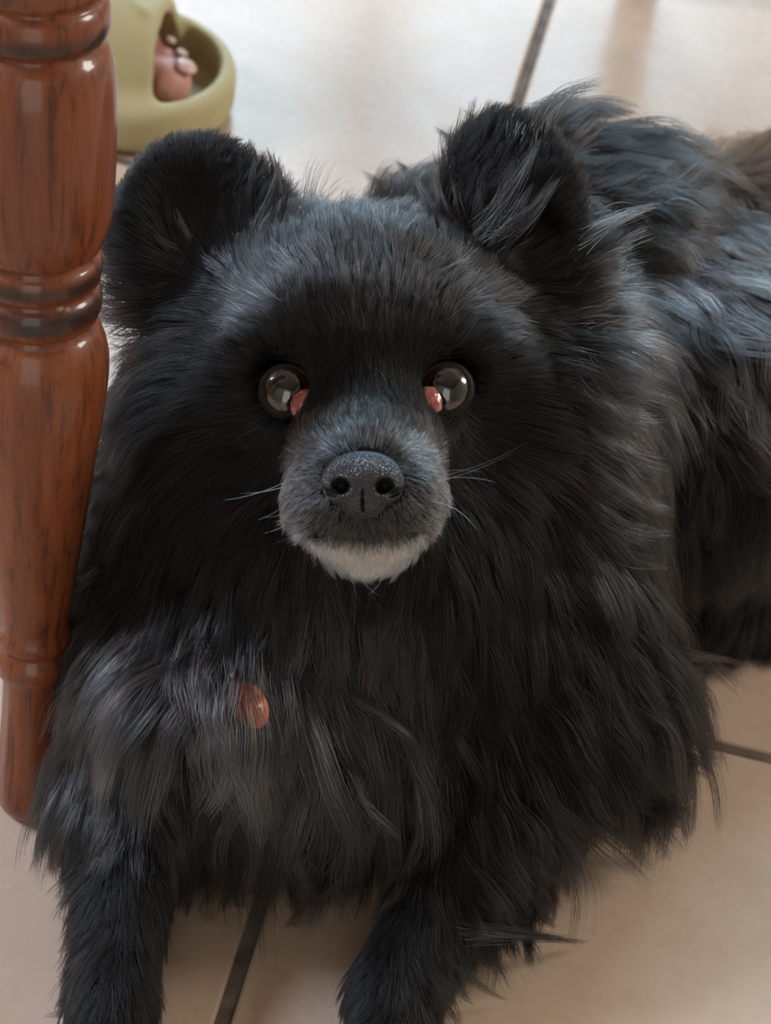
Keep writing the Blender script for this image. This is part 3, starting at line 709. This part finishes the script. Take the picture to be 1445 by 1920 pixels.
tufts('coat_wisp', [(860,1745,1100,1768,.04,120,.0022,'f'),(850,1790,955,1878,-.12,27,.0018,'f'),(840,1815,890,1885,-.1,18,.0015,'f'),(870,1770,950,1815,-.1,18,.0015,'f'),
    (1200,1240,1405,1250,.05,31,.002,'f'),(1210,1190,1345,1240,-.35,27,.002,'f'),(1190,1330,1355,1265,.12,49,.003,'f'),(1180,1420,1305,1330,.35,58,.003,'f'),(1180,1380,1300,1400,.1,22,.002,'f'),
    (1120,1500,1345,1605,-.06,36,.0025,'f'),(1110,1480,1280,1500,.1,27,.002,'f'),(1100,1540,1220,1500,.3,54,.003,'f'),(1020,1560,1110,1640,-.15,27,.002,'f'),(1000,1600,1060,1700,-.1,13,.0015,'f'),
    (1100,1510,1250,1565,.1,27,.002,'f'),(1130,1460,1290,1470,.2,22,.002,'f'),
    (170,1640,112,1610,.1,18,.0016,'f'),(165,1720,108,1718,.1,22,.0016,'f'),(160,1760,120,1780,.1,18,.0016,'f'),(150,1880,84,1905,.1,22,.0016,'f'),(290,1690,372,1698,.05,9,.001,'f'),(160,1800,100,1830,.1,13,.0016,'f'),
    (240,870,105,955,-.12,60,.002,-.01),(230,900,130,1010,-.1,60,.002,-.01),(210,960,95,1060,-.1,70,.0025,-.01),(220,1060,110,1130,-.12,80,.0025,-.01),
    (1080,260,1275,235,.32,120,.003,.02),(1060,240,1200,170,.2,110,.003,.02),(1000,250,1130,150,.2,100,.003,.03),(960,260,1050,185,.15,90,.003,.04),(860,320,815,235,-.1,80,.002,.06),(900,300,870,205,-.15,70,.002,.06),(720,400,680,322,-.2,60,.0018,.04),(780,380,740,300,-.1,80,.002,.05),
    (250,560,192,520,.1,40,.0018,-.005),(250,600,190,580,.1,40,.0018,-.005),(245,660,192,640,-.1,40,.0018,-.005)])
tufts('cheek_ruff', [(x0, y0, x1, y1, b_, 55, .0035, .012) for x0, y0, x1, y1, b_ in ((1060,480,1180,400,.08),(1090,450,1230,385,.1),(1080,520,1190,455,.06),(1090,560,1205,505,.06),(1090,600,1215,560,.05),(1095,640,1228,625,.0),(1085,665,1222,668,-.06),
    (1075,690,1215,722,-.1),(1060,705,1200,790,-.14),(1085,740,1212,805,-.12),(1110,800,1225,852,-.1),(1120,850,1240,900,-.1),(1125,905,1252,952,-.1),(1130,960,1258,1003,-.12),(1135,1020,1252,1062,-.12),(1070,620,1190,590,.04),(1090,700,1240,790,-.2))], 4.5, 'hair on the edge of the cheek ruff, paled to stand in for rim light')  # tufts coloured paler to imitate rim-lit hair
# whiskers, each a stiff pale hair
def whisk(spec):
    k = 10; s = np.linspace(0, 1, k)[:, None]; Ps = []
    for x0, y0, x1, y1, bow in spec:
        p0 = march(x0, y0)
        if p0 is None: continue
        d0 = float((p0-CAM)@FWD); p1 = at(x1, y1, d0+rng.uniform(-.022, -.006)); ax = norm(p1-p0); L = np.linalg.norm(p1-p0)
        cm = (p0+p1)/2+norm(np.cross(ax, FWD))*bow*L
        Ps.append((1-s)**2*p0+2*s*(1-s)*cm+s*s*p1)
    return np.array(Ps)
WK = whisk([(560,890,418,938,.1),(552,905,450,925,.08),(555,925,482,975,.14),(560,945,490,970,.12),(565,960,495,1000,.14),(570,985,510,1020,.1),(600,1010,540,1025,-.05),(610,1030,585,1065,.1),
    (815,895,990,828,-.08),(815,905,960,850,-.05),(812,890,900,885,.1),(820,900,930,905,.12),(800,940,892,992,.22),(660,1045,712,1118,-.2),(690,1050,668,1122,-.25),(720,1045,690,1115,.25),
    (835,604,908,548,.06),(850,600,880,560,.06),(558,655,562,625,.1),(553,665,540,650,.1),(700,690,722,715,.1),(520,810,515,835,.1),(850,830,885,800,.1)])
make_hair('whiskers', WK, np.full(len(WK), .00011), np.tile([[.55, .55, .55]], (len(WK), 1)), 'thin pale whiskers')

# ------------------------------------------------------------------ the tag in the chest fur
tp = march(470, 1330); td = float((tp-CAM)@FWD)
tagm = Mat('orange_enamel', .35, (.55, .13, .055), Coat_Weight=.3)
tagm.set('Base Color', tagm.ramp(tagm.noise(tagm.coord(), 220, 4), [(.35, (.34, .085, .045)), (.65, (.48, .14, .07))]))
TM = face_frame(at(468, 1322, td-.0078), -18, 10) @ Matrix.Rotation(radians(28), 4, 'Z')
pt = empty('collar_tag'); pt.matrix_world = TM
tag(pt, 'small orange oval tag half hidden in the long chest fur of the black dog', 'pet tag')
bm = bmesh.new(); bmesh.ops.create_cone(bm, cap_ends=True, segments=40, radius1=.0068, radius2=.0068, depth=.0016)
for q in bm.verts: q.co.y *= 1.45
bmesh.ops.bevel(bm, geom=[e for e in bm.edges if abs(e.verts[0].co.z-e.verts[1].co.z) < 1e-6], offset=.0004, segments=2, affect='EDGES')
disc = bm_obj('tag_plate', bm, tagm.m, pt)
steel = Mat('steel', .3, (.55, .55, .56), Metallic=1.)
ring = link('split_ring', torus_mesh('split_ring', .0042, .0006, 1, 1, 32, 8), steel.m, pt); ring.location = (0, .0125, -.003); ring.rotation_euler = (radians(35), radians(70), 0)

# ------------------------------------------------------------------ foam slide and the foot in it
foam = Mat('olive_foam', .55, (.42, .39, .2)); fv = foam.coord()
foam.set('Base Color', foam.ramp(foam.noise(fv, 30, 4), [(.3, (.45, .395, .20)), (.7, (.50, .44, .235))]))
foam.set('Normal', foam.bump(foam.noise(fv, 700, 2), .12, .0006))
ST = onz(440, 215, .0); SA = norm(np.array([.99, .06, 0])); SL = np.array([-SA[1], SA[0], 0]); SAX = np.array([SA, SL, [0, 0, 1.]])
SD = SDF((-.31, -.075, -.004), (.02, .075, .115), .0022)
def seg2(P, a, b, ra, rb):
    a, b = np.array(a), np.array(b); ab = b-a; q = P[..., :2]-a; t = np.clip(q@ab/(ab@ab), 0, 1)
    return np.linalg.norm(q-t[..., None]*ab, axis=-1)-(ra+(rb-ra)*t)
outl = lambda P, o=0.: seg2(P, (-.058, 0), (-.25, -.002), .057+o, .042+o)
def sole(P):
    d2 = outl(P)+.010; dz = np.abs(P[..., 2]-.0165)-.0165+.010
    o = np.minimum(np.maximum(d2, dz), 0)+np.sqrt(np.maximum(d2, 0)**2+np.maximum(dz, 0)**2)-.010
    return o
def well(P):
    d2 = outl(P, -.0105)+.004; dz = .013-P[..., 2]
    return np.minimum(np.maximum(d2, dz), 0)+np.sqrt(np.maximum(d2, 0)**2+np.maximum(dz, 0)**2)-.004
def el3(P, c, r): q = (P-np.array(c))/np.array(r); k0 = np.linalg.norm(q, axis=-1); return k0*(k0-1)/np.maximum(np.linalg.norm(q/np.array(r), axis=-1), 1e-6)
def strap(P):
    o = el3(P, (-.125, 0, .012), (.130, .0585, .070)); i = el3(P, (-.125, 0, .010), (.130, .0485, .060))
    fr = (P[..., 0]+.044)-.10*(P[..., 1])+.12*(P[..., 2]-.05); bk = -(P[..., 0]+.19)
    d = np.maximum(np.maximum(o, -i), np.maximum(fr, bk)); return np.maximum(d, .012-P[..., 2])
lo_, hi_ = (-.30, -.07, 0), (.01, .07, .11)
SD.func(lo_, hi_, sole, .002); SD.func(lo_, hi_, well, .004, 'cut'); SD.func(lo_, hi_, strap, .010)
SD.cone((-.11, .022, .0785), (-.054, -.012, .0685), .0028, .0024, .004, m=.01)
V_, F_ = SD.mesh(2)
slide = link('slide_sandal', np_mesh('slide_sandal', ST+V_@SAX, F_), foam.m)
tag(slide, 'olive green foam slide sandal worn on the bare foot behind the table leg', 'sandal')
FT = SDF((-.30, -.06, .01), (.0, .06, .44), .0028)
for tx, ty, r, ln in ((-.034, -.021, .0150, .05), (-.032, -.004, .0086, .045), (-.038, .011, .0082, .042), (-.046, .024, .0078, .04), (-.056, .034, .0074, .035)):
    FT.cone((tx-.006, ty, .0148+r), (tx-ln, ty*.9, .0148+r), r, r*.98, .004)
FT.cone((-.085, -.012, .031), (-.14, -.010, .036), .0155, .018, .012); FT.cone((-.095, .014, .030), (-.15, .012, .034), .0145, .0165, .012)
FT.cone((-.14, -.002, .036), (-.235, .0, .07), .018, .030, .02); FT.cone((-.20, 0, .038), (-.250, 0, .041), .022, .024, .02)
FT.cone((-.236, 0, .08), (-.235, 0, .2), .030, .037, .02); FT.cone((-.235, 0, .2), (-.225, 0, .42), .037, .055, .02)
_g = np.stack(np.meshgrid(*FT.ax, indexing='ij'), -1).reshape(-1, 3)                # keep the foot clear of the foam
_d = np.where((_g >= SD.lo).all(1) & (_g <= SD.lo+(SD.n-1)*SD.h).all(1), SD.sample(_g), 1.).reshape(FT.v.shape)
FT.v = np.maximum(FT.v, (.0022-_d).astype(np.float32))
V_, F_ = FT.mesh(1)
skinm = Mat('skin', .5, (.5, .24, .2), Subsurface_Weight=.2); skinm.b.inputs['Subsurface Radius'].default_value = (.01, .004, .002)
skinm.set('Base Color', skinm.ramp(skinm.noise(skinm.coord(), 45, 4), [(.3, (.50, .21, .18)), (.7, (.64, .33, .27))]))
foot = link('person', np_mesh('person', ST+V_@SAX, F_), skinm.m)
tag(foot, 'person standing behind the table leg, only bare toes showing inside an olive slide', 'person')
nailm = Mat('toenail', .25, (.62, .40, .34))
for tx, ty, r in ((-.029, -.021, .0150), (-.028, -.004, .0086), (-.034, .011, .0082), (-.042, .024, .0078), (-.053, .0315, .0056)):
    m = sphere_mesh('toenail', 1., 16, 10, lambda c, r=r: Vector((c.x*r*.45, c.y*r*.42, c.z*r*.18)))
    o = link('toenail', m, nailm.m, foot); o.location = ST+np.array([tx, ty, .0148+r*1.88])@SAX
    o.rotation_euler = (0, radians(22), math.atan2(SA[1], SA[0]))

# ------------------------------------------------------------------ chairs just beyond the picture, mirrored in the glazed floor
dark = Mat('dark_wood', .4, (.07, .028, .016)); dn = dark.noise(dark.coord((1, 1, .1)), 120, 4)
dark.set('Base Color', dark.ramp(dn, [(.35, (.05, .02, .012)), (.65, (.11, .045, .025))]))
def taper(bm, x, y, z0, z1, a, b):
    r = bmesh.ops.create_cube(bm, size=1.)
    for q in r['verts']:
        w = a if q.co.z < 0 else b; q.co = Vector((x+q.co.x*w, y+q.co.y*w, z0 if q.co.z < 0 else z1))
def chair(foot_xy, turn, label):
    t = empty('dining_chair', (foot_xy[0], foot_xy[1], 0)); t.rotation_euler = (0, 0, turn); tag(t, label, 'chair', None)
    W_ = .38
    for x, y, h in ((0, 0, .43), (W_, 0, .43), (0, W_, .92), (W_, W_, .92)):
        bm = bmesh.new(); taper(bm, x, y, 0, min(h, .43), .018, .04)
        if h > .5: box_bm(bm, (x-.018, y-.016, .42), (x+.018, y+.016, h), .003)
        bm_obj('leg', bm, dark.m, t, False)
    bm = bmesh.new(); box_bm(bm, (-.03, -.04, .43), (W_+.03, W_-.02, .455), .006); bm_obj('seat', bm, dark.m, t, False)
    bm = bmesh.new(); box_bm(bm, (.018, -.012, .36), (W_-.018, .012, .43)); bm_obj('apron', bm, dark.m, t, False)
    for z in (.58, .70, .82):
        bm = bmesh.new(); box_bm(bm, (.018, W_-.01, z), (W_-.018, W_+.01, z+.06), .003); bm_obj('back_slat', bm, dark.m, t, False)
    return t
c1 = onz(1199, -26); chair((c1[0], c1[1]), radians(28), 'dark wooden chair just beyond the far edge of the floor, mirrored in the tiles')
